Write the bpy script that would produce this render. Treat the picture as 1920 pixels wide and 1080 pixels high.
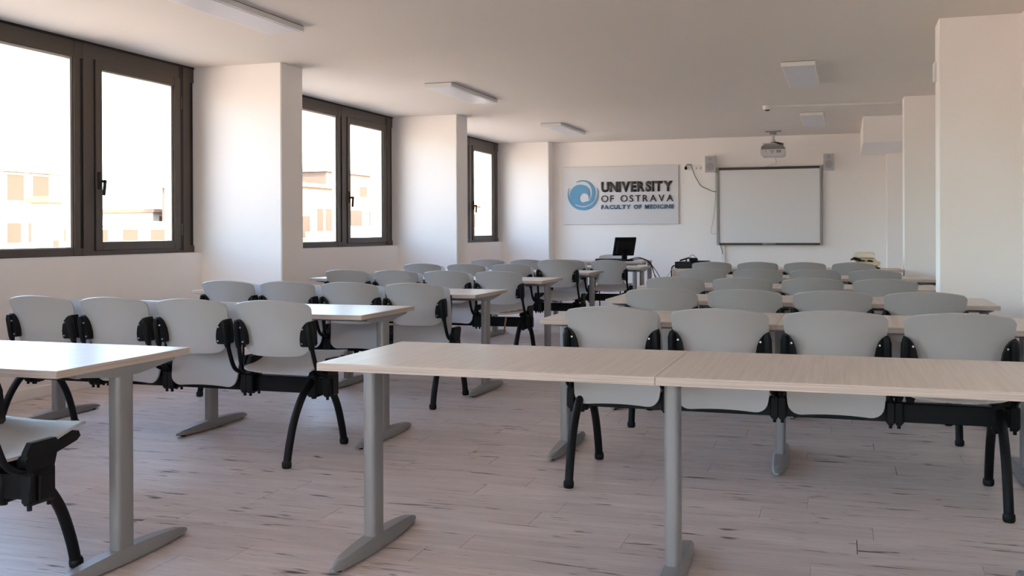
import bpy, bmesh, math, random
from mathutils import Vector, Matrix, geometry
random.seed(7)
PI = math.pi
SC = bpy.context.scene
COL = SC.collection
for o in list(bpy.data.objects):
    bpy.data.objects.remove(o)

# ------------------------------------------------------------------ camera
CAM_POS = Vector((0.0, 0.0, 1.1924))
cam_d = bpy.data.cameras.new('camera')
cam_d.sensor_width = 36.0
cam_d.lens = 1895.99 / 1920.0 * 36.0
cam_d.shift_y = -(540.0 - 438.0) / 1920.0
cam_d.clip_start = 0.05
cam_d.clip_end = 5000
cam = bpy.data.objects.new('camera', cam_d)
COL.objects.link(cam)
_r = Vector((0.95008, 0.31198, -0.00408))
_u = Vector((0.00306, 0.00376, 0.99999))
_f = Vector((-0.31199, 0.95008, -0.00262))
M = Matrix((( _r.x, _u.x, -_f.x, CAM_POS.x), (_r.y, _u.y, -_f.y, CAM_POS.y), (_r.z, _u.z, -_f.z, CAM_POS.z), (0, 0, 0, 1)))
cam.matrix_world = M
SC.camera = cam

# ------------------------------------------------------------------ light
world = bpy.data.worlds.new('sky')
SC.world = world
world.use_nodes = True
wn = world.node_tree
wn.nodes.clear()
w_out = wn.nodes.new('ShaderNodeOutputWorld')
w_bg = wn.nodes.new('ShaderNodeBackground')
w_sky = wn.nodes.new('ShaderNodeTexSky')
w_sky.sky_type = 'NISHITA'
w_sky.sun_disc = False
w_sky.sun_elevation = math.radians(38)
w_sky.sun_rotation = math.radians(110)
w_sky.air_density = 1.0
w_sky.dust_density = 2.5
w_sky.ozone_density = 1.0
w_bg.inputs['Strength'].default_value = 1.25
wn.links.new(w_sky.outputs[0], w_bg.inputs[0])
wn.links.new(w_bg.outputs[0], w_out.inputs[0])

sun_d = bpy.data.lights.new('sun', 'SUN')
sun_d.energy = 15.0
sun_d.color = (1.0, 0.83, 0.66)
sun_d.angle = math.radians(0.6)
sun = bpy.data.objects.new('sun', sun_d)
COL.objects.link(sun)
sun.location = (30, -15, 40)
# light travels towards -X (from behind our building on to the houses opposite)
_d = Vector((-math.cos(math.radians(38)) * 0.94, math.cos(math.radians(38)) * 0.34, -math.sin(math.radians(38))))
sun.rotation_euler = _d.to_track_quat('-Z', 'Y').to_euler()

SC.view_settings.view_transform = 'Standard'
SC.view_settings.look = 'None'
SC.view_settings.gamma = 1.0
SC.view_settings.use_curve_mapping = False
SC.view_settings.exposure = 1.15
SC.cycles.max_bounces = 14
SC.cycles.diffuse_bounces = 10
SC.cycles.glossy_bounces = 4
SC.cycles.transparent_max_bounces = 12
SC.cycles.caustics_reflective = False
SC.cycles.caustics_refractive = False
SC.cycles.sample_clamp_indirect = 12.0

# ------------------------------------------------------------------ materials
def new_mat(name):
    m = bpy.data.materials.new(name)
    m.use_nodes = True
    nt = m.node_tree
    return m, nt, nt.nodes['Principled BSDF']

def node(nt, kind, **kw):
    n = nt.nodes.new(kind)
    for k, v in kw.items():
        setattr(n, k, v)
    return n

def plain(name, col, rough=0.5, metal=0.0, spec=0.5, bump=0.0, bscale=300.0, vary=0.0):
    """procedural material: slight noise in colour and relief"""
    m, nt, b = new_mat(name)
    b.inputs['Roughness'].default_value = rough
    b.inputs['Metallic'].default_value = metal
    b.inputs['Specular IOR Level'].default_value = spec
    tc = node(nt, 'ShaderNodeTexCoord')
    nz = node(nt, 'ShaderNodeTexNoise')
    nz.inputs['Scale'].default_value = 6.0
    nz.inputs['Detail'].default_value = 3.0
    nt.links.new(tc.outputs['Object'], nz.inputs['Vector'])
    mix = node(nt, 'ShaderNodeMix', data_type='RGBA')
    v = vary
    mix.inputs[6].default_value = (*[c * (1 - v) for c in col], 1)
    mix.inputs[7].default_value = (*[min(1, c * (1 + v)) for c in col], 1)
    nt.links.new(nz.outputs['Fac'], mix.inputs[0])
    nt.links.new(mix.outputs[2], b.inputs['Base Color'])
    if bump:
        n2 = node(nt, 'ShaderNodeTexNoise')
        n2.inputs['Scale'].default_value = bscale
        nt.links.new(tc.outputs['Object'], n2.inputs['Vector'])
        bp = node(nt, 'ShaderNodeBump')
        bp.inputs['Strength'].default_value = bump
        bp.inputs['Distance'].default_value = 0.002
        nt.links.new(n2.outputs['Fac'], bp.inputs['Height'])
        nt.links.new(bp.outputs[0], b.inputs['Normal'])
    return m

def plaster(name, col, wave=0.0):
    m, nt, b = new_mat(name)
    b.inputs['Roughness'].default_value = 0.85
    b.inputs['Specular IOR Level'].default_value = 0.25
    tc = node(nt, 'ShaderNodeTexCoord')
    n1 = node(nt, 'ShaderNodeTexNoise')
    n1.inputs['Scale'].default_value = 1.4
    n1.inputs['Detail'].default_value = 4.0
    nt.links.new(tc.outputs['Object'], n1.inputs['Vector'])
    mix = node(nt, 'ShaderNodeMix', data_type='RGBA')
    mix.inputs[6].default_value = (*[c * 0.985 for c in col], 1)
    mix.inputs[7].default_value = (*[min(1, c * 1.015) for c in col], 1)
    nt.links.new(n1.outputs['Fac'], mix.inputs[0])
    nt.links.new(mix.outputs[2], b.inputs['Base Color'])
    n2 = node(nt, 'ShaderNodeTexNoise')
    n2.inputs['Scale'].default_value = 160.0
    nt.links.new(tc.outputs['Object'], n2.inputs['Vector'])
    bp = node(nt, 'ShaderNodeBump')
    bp.inputs['Strength'].default_value = 0.08
    bp.inputs['Distance'].default_value = 0.001
    nt.links.new(n2.outputs['Fac'], bp.inputs['Height'])
    last = bp
    if wave:
        mp = node(nt, 'ShaderNodeMapping')
        mp.inputs['Scale'].default_value = (0.55, 1.5, 1)
        nt.links.new(tc.outputs['Object'], mp.inputs['Vector'])
        n3 = node(nt, 'ShaderNodeTexNoise')
        n3.inputs['Scale'].default_value = 0.8
        n3.inputs['Detail'].default_value = 1.5
        nt.links.new(mp.outputs[0], n3.inputs['Vector'])
        b2 = node(nt, 'ShaderNodeBump')
        b2.inputs['Strength'].default_value = 1.0
        b2.inputs['Distance'].default_value = wave
        nt.links.new(n3.outputs['Fac'], b2.inputs['Height'])
        nt.links.new(bp.outputs[0], b2.inputs['Normal'])
        last = b2
    nt.links.new(last.outputs[0], b.inputs['Normal'])
    return m

def plank_mat():
    m, nt, b = new_mat('grey oak laminate')
    tc = node(nt, 'ShaderNodeTexCoord')
    oi = node(nt, 'ShaderNodeObjectInfo')
    ml = node(nt, 'ShaderNodeMath', operation='MULTIPLY')
    ml.inputs[1].default_value = 37.0
    nt.links.new(oi.outputs['Random'], ml.inputs[0])
    cb = node(nt, 'ShaderNodeCombineXYZ')
    nt.links.new(ml.outputs[0], cb.inputs['X'])
    nt.links.new(ml.outputs[0], cb.inputs['Y'])
    nt.links.new(ml.outputs[0], cb.inputs['Z'])
    ad = node(nt, 'ShaderNodeVectorMath', operation='ADD')
    nt.links.new(tc.outputs['Object'], ad.inputs[0])
    nt.links.new(cb.outputs[0], ad.inputs[1])
    def noise(sx, sy, scale, detail, rough=0.55, dist=0.0):
        mp = node(nt, 'ShaderNodeMapping')
        mp.inputs['Scale'].default_value = (sx, sy, 1)
        nt.links.new(ad.outputs[0], mp.inputs['Vector'])
        n = node(nt, 'ShaderNodeTexNoise')
        n.inputs['Scale'].default_value = scale
        n.inputs['Detail'].default_value = detail
        n.inputs['Roughness'].default_value = rough
        n.inputs['Distortion'].default_value = dist
        nt.links.new(mp.outputs[0], n.inputs['Vector'])
        return n
    def ramp(src, stops):
        r = node(nt, 'ShaderNodeValToRGB')
        el = r.color_ramp.elements
        el[0].position, el[0].color = stops[0][0], (*stops[0][1], 1)
        el[1].position, el[1].color = stops[-1][0], (*stops[-1][1], 1)
        for p, c in stops[1:-1]:
            e = el.new(p)
            e.color = (*c, 1)
        nt.links.new(src, r.inputs[0])
        return r
    def mult(a, c):
        x = node(nt, 'ShaderNodeMix', data_type='RGBA', blend_type='MULTIPLY')
        x.inputs[0].default_value = 1.0
        nt.links.new(a, x.inputs[6])
        nt.links.new(c, x.inputs[7])
        return x.outputs[2]
    broad = ramp(noise(0.8, 6.0, 2.2, 4).outputs['Fac'], [(0.3, (0.56, 0.475, 0.445)), (0.7, (0.68, 0.595, 0.565))])
    grain = ramp(noise(1.6, 46.0, 3.0, 5, 0.6, 0.4).outputs['Fac'], [(0.32, (0.86, 0.85, 0.85)), (0.62, (1.03, 1.03, 1.03))])
    streak = ramp(noise(2.2, 24.0, 1.5, 4, 0.6, 0.7).outputs['Fac'], [(0.30, (0.16, 0.135, 0.13)), (0.335, (0.50, 0.46, 0.45)), (0.385, (1, 1, 1))])
    knot = ramp(noise(4.2, 15.0, 1.0, 2, 0.5, 0.3).outputs['Fac'], [(0.25, (0.14, 0.115, 0.11)), (0.285, (0.55, 0.50, 0.48)), (0.33, (1, 1, 1))])
    c = mult(mult(mult(broad.outputs[0], grain.outputs[0]), streak.outputs[0]), knot.outputs[0])
    # each board a touch lighter or darker
    mr = node(nt, 'ShaderNodeMapRange')
    mr.inputs['To Min'].default_value = 0.94
    mr.inputs['To Max'].default_value = 1.05
    nt.links.new(oi.outputs['Random'], mr.inputs['Value'])
    c = mult(c, mr.outputs[0])
    nt.links.new(c, b.inputs['Base Color'])
    b.inputs['Roughness'].default_value = 0.42
    b.inputs['Specular IOR Level'].default_value = 0.45
    g2 = noise(1.6, 60.0, 3.0, 3)
    bp = node(nt, 'ShaderNodeBump')
    bp.inputs['Strength'].default_value = 0.12
    bp.inputs['Distance'].default_value = 0.001
    nt.links.new(g2.outputs['Fac'], bp.inputs['Height'])
    nt.links.new(bp.outputs[0], b.inputs['Normal'])
    return m

def desk_mat(name, edge=False):
    m, nt, b = new_mat(name)
    tc = node(nt, 'ShaderNodeTexCoord')
    oi = node(nt, 'ShaderNodeObjectInfo')
    ad = node(nt, 'ShaderNodeVectorMath', operation='ADD')
    ml = node(nt, 'ShaderNodeMath', operation='MULTIPLY')
    ml.inputs[1].default_value = 19.0
    nt.links.new(oi.outputs['Random'], ml.inputs[0])
    nt.links.new(tc.outputs['Object'], ad.inputs[0])
    nt.links.new(ml.outputs[0], ad.inputs[1])
    mp = node(nt, 'ShaderNodeMapping')
    mp.inputs['Scale'].default_value = (1.2, 1.2, 150.0) if edge else (34.0, 0.9, 34.0)
    nt.links.new(ad.outputs[0], mp.inputs['Vector'])
    n = node(nt, 'ShaderNodeTexNoise')
    n.inputs['Scale'].default_value = 2.0
    n.inputs['Detail'].default_value = 5.0
    n.inputs['Roughness'].default_value = 0.6
    nt.links.new(mp.outputs[0], n.inputs['Vector'])
    r = node(nt, 'ShaderNodeValToRGB')
    el = r.color_ramp.elements
    if edge:
        el[0].position, el[0].color = 0.3, (0.36, 0.28, 0.23, 1)
        el[1].position, el[1].color = 0.7, (0.62, 0.52, 0.44, 1)
    else:
        el[0].position, el[0].color = 0.28, (0.515, 0.425, 0.362, 1)
        el[1].position, el[1].color = 0.70, (0.635, 0.545, 0.475, 1)
    nt.links.new(n.outputs['Fac'], r.inputs[0])
    nt.links.new(r.outputs[0], b.inputs['Base Color'])
    b.inputs['Roughness'].default_value = 0.5 if edge else 0.36
    b.inputs['Specular IOR Level'].default_value = 0.6
    bp = node(nt, 'ShaderNodeBump')
    bp.inputs['Strength'].default_value = 0.10
    bp.inputs['Distance'].default_value = 0.0006
    nt.links.new(n.outputs['Fac'], bp.inputs['Height'])
    nt.links.new(bp.outputs[0], b.inputs['Normal'])
    return m

def glass_mat():
    m = bpy.data.materials.new('window glass')
    m.use_nodes = True
    nt = m.node_tree
    nt.nodes.clear()
    out = node(nt, 'ShaderNodeOutputMaterial')
    tr = node(nt, 'ShaderNodeBsdfTransparent')
    tr.inputs[0].default_value = (0.96, 0.97, 0.96, 1)
    gl = node(nt, 'ShaderNodeBsdfGlossy')
    gl.inputs['Roughness'].default_value = 0.02
    lw = node(nt, 'ShaderNodeLayerWeight')
    lw.inputs['Blend'].default_value = 0.5
    pw = node(nt, 'ShaderNodeMath', operation='POWER')
    pw.inputs[1].default_value = 5.0
    nt.links.new(lw.outputs['Facing'], pw.inputs[0])
    ma = node(nt, 'ShaderNodeMath', operation='MULTIPLY_ADD')
    ma.inputs[1].default_value = 0.90
    ma.inputs[2].default_value = 0.025
    nt.links.new(pw.outputs[0], ma.inputs[0])
    mx = node(nt, 'ShaderNodeMixShader')
    nt.links.new(ma.outputs[0], mx.inputs[0])
    nt.links.new(tr.outputs[0], mx.inputs[1])
    nt.links.new(gl.outputs[0], mx.inputs[2])
    nt.links.new(mx.outputs[0], out.inputs[0])
    return m

MT = {
    'wall': plaster('white wall plaster', (0.90, 0.858, 0.832)),
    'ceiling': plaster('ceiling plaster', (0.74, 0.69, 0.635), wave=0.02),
    'plank': plank_mat(),
    'joint': plain('dark board joint', (0.10, 0.085, 0.075), 0.9),
    'top': desk_mat('pale oak laminate'),
    'edge': desk_mat('striped plywood edge', True),
    'grey_metal': plain('silver grey powder coat', (0.28, 0.275, 0.27), 0.42, 0.25, 0.5, 0.05, 500),
    'black': plain('black powder coat', (0.004, 0.004, 0.0045), 0.45, 0.0, 0.2, 0.05, 600),
    'black_plastic': plain('black moulded plastic', (0.005, 0.005, 0.005), 0.5, 0.0, 0.2, 0.15, 700),
    'rubber': plain('black rubber', (0.004, 0.004, 0.004), 0.55, 0, 0.3),
    'shell': plain('pale grey moulded plastic', (0.405, 0.392, 0.378), 0.42, 0.0, 0.45, 0.12, 900, 0.01),
    'screw': plain('bright steel screw', (0.5, 0.5, 0.5), 0.3, 1.0),
    'bronze': plain('dark bronze aluminium', (0.085, 0.066, 0.053), 0.42, 0.35, 0.5, 0.05, 400, 0.06),
    'gasket': plain('black window gasket', (0.012, 0.011, 0.010), 0.7),
    'alu': plain('pale aluminium bead', (0.55, 0.52, 0.48), 0.35, 0.6),
    'glass': glass_mat(),
    'white_paint': plain('white enamel', (0.78, 0.76, 0.73), 0.4, 0, 0.4),
    'diffuser': plain('opal lamp diffuser', (0.66, 0.66, 0.70), 0.35, 0, 0.4),
    'lamp_gap': plain('dark lamp gap', (0.05, 0.04, 0.035), 0.8),
    'sign_plate': plain('frosted sign plate', (0.66, 0.65, 0.67), 0.3, 0, 0.5),
    'sign_edge': plain('white sign edge', (0.82, 0.81, 0.80), 0.4),
    'sign_dark': plain('charcoal letter', (0.045, 0.040, 0.042), 0.45),
    'sign_blue': plain('sky blue letter', (0.085, 0.285, 0.47), 0.4),
    'sign_navy': plain('slate blue letter', (0.075, 0.17, 0.30), 0.4),
    'board': plain('whiteboard surface', (0.76, 0.75, 0.76), 0.35, 0, 0.4),
    'board_frame': plain('grey board frame', (0.27, 0.265, 0.26), 0.4, 0.4),
    'board_dark': plain('dark board rail', (0.055, 0.050, 0.046), 0.5),
    'speaker': plain('grey loudspeaker cloth', (0.46, 0.45, 0.46), 0.8, 0, 0.2, 0.4, 800),
    'speaker_dark': plain('grey loudspeaker cone', (0.36, 0.35, 0.36), 0.8, 0, 0.2),
    'proj_grey': plain('grey projector lid', (0.20, 0.185, 0.17), 0.5),
    'proj_white': plain('white projector shell', (0.60, 0.58, 0.56), 0.35),
    'wood_panel': plain('pale beech panel', (0.62, 0.48, 0.37), 0.45, 0, 0.4, 0, 0, 0.05),
    'cream': plain('cream canvas', (0.72, 0.60, 0.42), 0.9, 0, 0.1, 0.5, 300, 0.08),
    'cream2': plain('off white canvas', (0.78, 0.71, 0.58), 0.9, 0, 0.1, 0.5, 300, 0.06),
    'brown': plain('splintered brown ply', (0.30, 0.15, 0.075), 0.8, 0, 0.2, 0.5, 200, 0.35),
    'bldg': plain('pale render', (0.30, 0.25, 0.20), 0.9, 0, 0.1, 0, 0, 0.05),
    'bldg2': plain('peach render', (0.125, 0.09, 0.072), 0.9, 0, 0.1, 0, 0, 0.06),
    'bldg3': plain('white render', (0.31, 0.285, 0.26), 0.9, 0, 0.1, 0, 0, 0.04),
    'roof': plain('terracotta tile', (0.20, 0.12, 0.08), 0.9, 0, 0.1, 0, 0, 0.2),
    'far_window': plain('far window glass', (0.055, 0.042, 0.034), 0.9, 0, 0.05),
    'ground': plain('dusty street', (0.46, 0.38, 0.30), 0.95, 0, 0.1, 0, 0, 0.1),
}

# ------------------------------------------------------------------ mesh helpers
def bm_box(bm, c, s, bev=0.0, rot=None, seg=1):
    r = bmesh.ops.create_cube(bm, size=1.0)
    vs = r['verts']
    mt = Matrix.Translation(Vector(c))
    if rot is not None:
        mt = mt @ rot
    mt = mt @ Matrix.Diagonal((s[0], s[1], s[2], 1))
    bmesh.ops.transform(bm, matrix=mt, verts=vs)
    if bev > 0:
        es = {e for v in vs for e in v.link_edges}
        bmesh.ops.bevel(bm, geom=list(es), offset=bev, segments=seg, affect='EDGES', clamp_overlap=True)

def bm_box2(bm, x0, x1, y0, y1, z0, z1, bev=0.0, seg=1):
    bm_box(bm, ((x0 + x1) / 2, (y0 + y1) / 2, (z0 + z1) / 2), (abs(x1 - x0), abs(y1 - y0), abs(z1 - z0)), bev, None, seg)

def bm_tube(bm, pts, rad, n=10, cap=True):
    pts = [Vector(p) for p in pts]
    rads = rad if isinstance(rad, (list, tuple)) else [rad] * len(pts)
    prev = None
    rings = []
    t0 = (pts[1] - pts[0]).normalized()
    a = Vector((1, 0, 0)) if abs(t0.x) < 0.8 else Vector((0, 0, 1))
    nrm = (a - t0 * a.dot(t0)).normalized()
    for i, p in enumerate(pts):
        if i == 0:
            t = t0
        elif i == len(pts) - 1:
            t = (pts[i] - pts[i - 1]).normalized()
        else:
            t = (pts[i + 1] - pts[i - 1]).normalized()
        nrm = (nrm - t * nrm.dot(t)).normalized()
        bi = t.cross(nrm)
        rings.append([bm.verts.new(p + (nrm * math.cos(2 * PI * k / n) + bi * math.sin(2 * PI * k / n)) * rads[i]) for k in range(n)])
    for a_, b_ in zip(rings, rings[1:]):
        for k in range(n):
            bm.faces.new((a_[k], a_[(k + 1) % n], b_[(k + 1) % n], b_[k]))
    if cap:
        bm.faces.new(list(reversed(rings[0])))
        bm.faces.new(rings[-1])

def smooth_path(pts, k=4):
    """Catmull-Rom through the points"""
    P = [Vector(p) for p in pts]
    P = [P[0] * 2 - P[1]] + P + [P[-1] * 2 - P[-2]]
    out = []
    for i in range(1, len(P) - 2):
        for j in range(k):
            t = j / k
            a, b, c, d = P[i - 1], P[i], P[i + 1], P[i + 2]
            out.append(0.5 * ((2 * b) + (c - a) * t + (2 * a - 5 * b + 4 * c - d) * t * t + (3 * b - a - 3 * c + d) * t ** 3))
    out.append(P[-2])
    return out

def bm_cyl(bm, p0, p1, r, n=16):
    bm_tube(bm, [p0, p1], r, n)

def bm_prism(bm, poly, axis, a, b):
    """extrude a 2-D polygon (list of pairs) between a and b along axis 0,1,2"""
    def pt(p, d):
        if axis == 0: return Vector((d, p[0], p[1]))
        if axis == 1: return Vector((p[0], d, p[1]))
        return Vector((p[0], p[1], d))
    v0 = [bm.verts.new(pt(p, a)) for p in poly]
    v1 = [bm.verts.new(pt(p, b)) for p in poly]
    n = len(poly)
    for k in range(n):
        bm.faces.new((v0[k], v0[(k + 1) % n], v1[(k + 1) % n], v1[k]))
    tris = geometry.tessellate_polygon([[Vector((p[0], p[1], 0)) for p in poly]])
    for t in tris:
        bm.faces.new([v0[i] for i in t])
        bm.faces.new([v1[i] for i in reversed(t)])

def bm_shell(bm, rows, cols, f, thick):
    """f(s,t)->point ; a thin curved sheet with two faces and a rim"""
    P = [[f(-1 + 2 * j / cols, i / rows) for j in range(cols + 1)] for i in range(rows + 1)]
    def nrm(i, j):
        a = P[min(i + 1, rows)][j] - P[max(i - 1, 0)][j]
        b = P[i][min(j + 1, cols)] - P[i][max(j - 1, 0)]
        n = b.cross(a)
        return n.normalized() if n.length > 1e-9 else Vector((0, 1, 0))
    A = [[bm.verts.new(P[i][j]) for j in range(cols + 1)] for i in range(rows + 1)]
    B = [[bm.verts.new(P[i][j] + nrm(i, j) * thick) for j in range(cols + 1)] for i in range(rows + 1)]
    for i in range(rows):
        for j in range(cols):
            bm.faces.new((A[i][j], A[i][j + 1], A[i + 1][j + 1], A[i + 1][j]))
            bm.faces.new((B[i][j], B[i + 1][j], B[i + 1][j + 1], B[i][j + 1]))
    rim = [(0, j) for j in range(cols)] + [(i, cols) for i in range(rows)] + [(rows, j) for j in range(cols, 0, -1)] + [(i, 0) for i in range(rows, 0, -1)]
    for k in range(len(rim)):
        p, q = rim[k], rim[(k + 1) % len(rim)]
        bm.faces.new((A[p[0]][p[1]], B[p[0]][p[1]], B[q[0]][q[1]], A[q[0]][q[1]]))

def finish(bm, name, mat, smooth=None):
    bmesh.ops.recalc_face_normals(bm, faces=bm.faces[:])
    me = bpy.data.meshes.new(name)
    bm.to_mesh(me)
    bm.free()
    mats = mat if isinstance(mat, (list, tuple)) else [mat]
    for m in mats:
        me.materials.append(MT[m])
    if smooth:
        for p in me.polygons:
            p.use_smooth = True
        me.set_sharp_from_angle(angle=math.radians(smooth))
    return me

def link(name, me, parent=None, loc=(0, 0, 0), rot=(0, 0, 0)):
    o = bpy.data.objects.new(name, me)
    COL.objects.link(o)
    o.location = loc
    o.rotation_euler = rot
    if parent is not None:
        o.parent = parent
    return o

def obj(name, bm, mat, parent=None, loc=(0, 0, 0), rot=(0, 0, 0), smooth=None):
    return link(name, finish(bm, name, mat, smooth), parent, loc, rot)

def thing(name, label, cat, loc=(0, 0, 0), rot=(0, 0, 0), group=None):
    o = bpy.data.objects.new(name, None)
    COL.objects.link(o)
    o.empty_display_size = 0.1
    o.location = loc
    o.rotation_euler = rot
    tag(o, label, cat, group)
    return o

def tag(o, label, cat, group=None):
    o['label'] = label
    o['category'] = cat
    if group:
        o['group'] = group
    return o

def struct(name, bm, mat, parent=None, label=None, smooth=None):
    o = obj(name, bm, mat, parent, smooth=smooth)
    if parent is None:
        o['kind'] = 'structure'
    if label:
        o['label'] = label
        o['category'] = name.split('_')[0]
    return o

def dup(o, parent=None):
    c = o.copy()
    COL.objects.link(c)
    c.parent = parent
    for ch in list(o.children):
        dup(ch, c)
    return c

# ------------------------------------------------------------------ room shell
XW, XL, XC = -5.721, -5.644, -4.801       # window frames, wall below windows, pier fronts
XSEAM = -5.342
XR, XRC = 1.197, 0.657                    # right wall, right pillars
YB, YF = 16.913, -4.655
ZC, ZS = 2.7154, 1.0091
FZ = -0.02                                # floor level
PIERS = [(-5.05, -4.655), (-0.71, -0.32), (3.64, 4.02), (7.987, 8.369), (12.3235, 12.716), (16.66, YB)]

# floor: dark base plus single boards
bm = bmesh.new()
bm_box2(bm, -6.1, 1.6, YF - 0.2, YB + 0.3, -0.26, -0.006)
floor = struct('floor', bm, 'joint', label='grey oak laminate floor laid in long boards across the room')
floor.location.z = FZ

PL, PW, GAP = 1.285, 0.192, 0.0011
bm = bmesh.new()
bm_box(bm, (0, 0, -0.006), (PL - GAP, PW - GAP, 0.012), 0.0012)
plank_me = finish(bm, 'plank', 'plank')
cells = []
ny = int((YB - YF) / PW) + 1
for j in range(ny):
    y = YF + (j + 0.5) * PW
    if y + PW / 2 > YB + 0.05:
        break
    off = random.random() * PL
    x = XL - off
    while x < XR:
        x0, x1 = max(x, XL - 0.02), min(x + PL, XR + 0.02)
        if x1 - x0 > 0.03:
            cells.append((x0, x1, y))
        x += PL
def seen_size(c):
    x0, x1, y = c
    v = Vector(((x0 + x1) / 2, y, 0)) - CAM_POS
    d = v.dot(_f)
    if d < 1.6:
        return -d
    u = v.dot(_r) / d
    if abs(u) > 0.75:
        return 0.001 / d
    return (x1 - x0) / d ** 3
cells.sort(key=seen_size, reverse=True)
mesh_by_len = {}
for x0, x1, y in cells[:300]:
    L = x1 - x0
    if abs(L - PL) < 1e-3:
        me = plank_me
    else:
        k = round(L, 2)
        if k not in mesh_by_len:
            bm = bmesh.new()
            bm_box(bm, (0, 0, -0.006), (k - GAP, PW - GAP, 0.012), 0.0012)
            mesh_by_len[k] = finish(bm, 'plank', 'plank')
        me = mesh_by_len[k]
    link('plank', me, floor, ((x0 + x1) / 2, y, random.uniform(-0.0003, 0.0)))
bm = bmesh.new()
for x0, x1, y in cells[300:]:
    bm_box2(bm, x0 + GAP / 2, x1 - GAP / 2, y - PW / 2 + GAP / 2, y + PW / 2 - GAP / 2, -0.006, 0.0)
o = obj('far_planks', bm, 'plank', floor)
o['kind'] = 'stuff'

bm = bmesh.new()
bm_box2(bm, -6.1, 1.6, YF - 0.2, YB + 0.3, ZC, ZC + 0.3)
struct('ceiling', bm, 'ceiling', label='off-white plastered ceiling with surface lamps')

# left wall: piece below the windows, piers between them
bm = bmesh.new()
bm_box2(bm, -6.05, XL, YF, YB, -0.06, ZS - 0.004, 0.004)
for y0, y1 in PIERS:
    bm_box2(bm, -6.05, XSEAM, y0 + 0.004, y1, -0.05, ZC + 0.01)
    bm_box2(bm, XSEAM - 0.02, XC, y0, y1, -0.05, ZC + 0.01, 0.008, 2)
struct('wall_left', bm, 'wall', label='white left wall with window bays and deep projecting piers')

bm = bmesh.new()
bm_box2(bm, -6.05, XR + 0.3, YB, YB + 0.25, -0.06, ZC + 0.02)
bm_box2(bm, 0.628, XR + 0.05, 16.5, YB + 0.02, -0.05, ZC + 0.01, 0.004)      # shallow pilaster at the right end
struct('wall_back', bm, 'wall', label='white end wall carrying the sign and the whiteboard')
bm = bmesh.new()
bm_box2(bm, -6.05, XR + 0.3, YF - 0.2, YF, -0.06, ZS)
for xa, xb in ((-6.05, -5.2), (-2.2, -1.9), (0.9, XR + 0.3)):  # leaves openings for the added rear light windows
    bm_box2(bm, xa, xb, YF - 0.2, YF, ZS, ZC + 0.02)
struct('wall_front', bm, 'wall', label='white wall behind the viewpoint with two wide windows added for light')
bm = bmesh.new()
bm_box2(bm, XR, XR + 0.25, YF, YB, -0.06, ZC + 0.02)
for y0 in (-1.09, 3.41, 7.91, 12.412):
    bm_box2(bm, XRC, XR + 0.05, y0, y0 + 0.331, -0.05, ZC + 0.01, 0.004)
struct('wall_right', bm, 'wall', label='white right wall with projecting square pillars')
bm = bmesh.new()
bm_box2(bm, 0.246, XR + 0.02, 14.432, YB + 0.02, 2.36, ZC + 0.01, 0.004)
struct('trim_1', bm, 'wall', label='white boxed soffit in the far right ceiling corner')
# baseboard on the left bays
bm = bmesh.new()
for (a, b) in zip(PIERS[:-1], PIERS[1:]):
    bm_box2(bm, XL - 0.005, XL + 0.012, a[1], b[0], FZ, 0.062, 0.003)
struct('baseboard_left', bm, 'wall', label='low white skirting under the left windows')

# windows ------------------------------------------------------------
def rect_frame(bm, x0, x1, ya, yb, za, zb, wy0, wy1, wz0, wz1, bev=0.003):
    """four bars round a rectangle in the YZ plane, given bar widths"""
    bm_box2(bm, x0, x1, ya, ya + wy0, za, zb, bev)
    bm_box2(bm, x0, x1, yb - wy1, yb, za, zb, bev)
    bm_box2(bm, x0, x1, ya + wy0, yb - wy1, za, za + wz0, bev)
    bm_box2(bm, x0, x1, ya + wy0, yb - wy1, zb - wz1, zb, bev)

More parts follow.
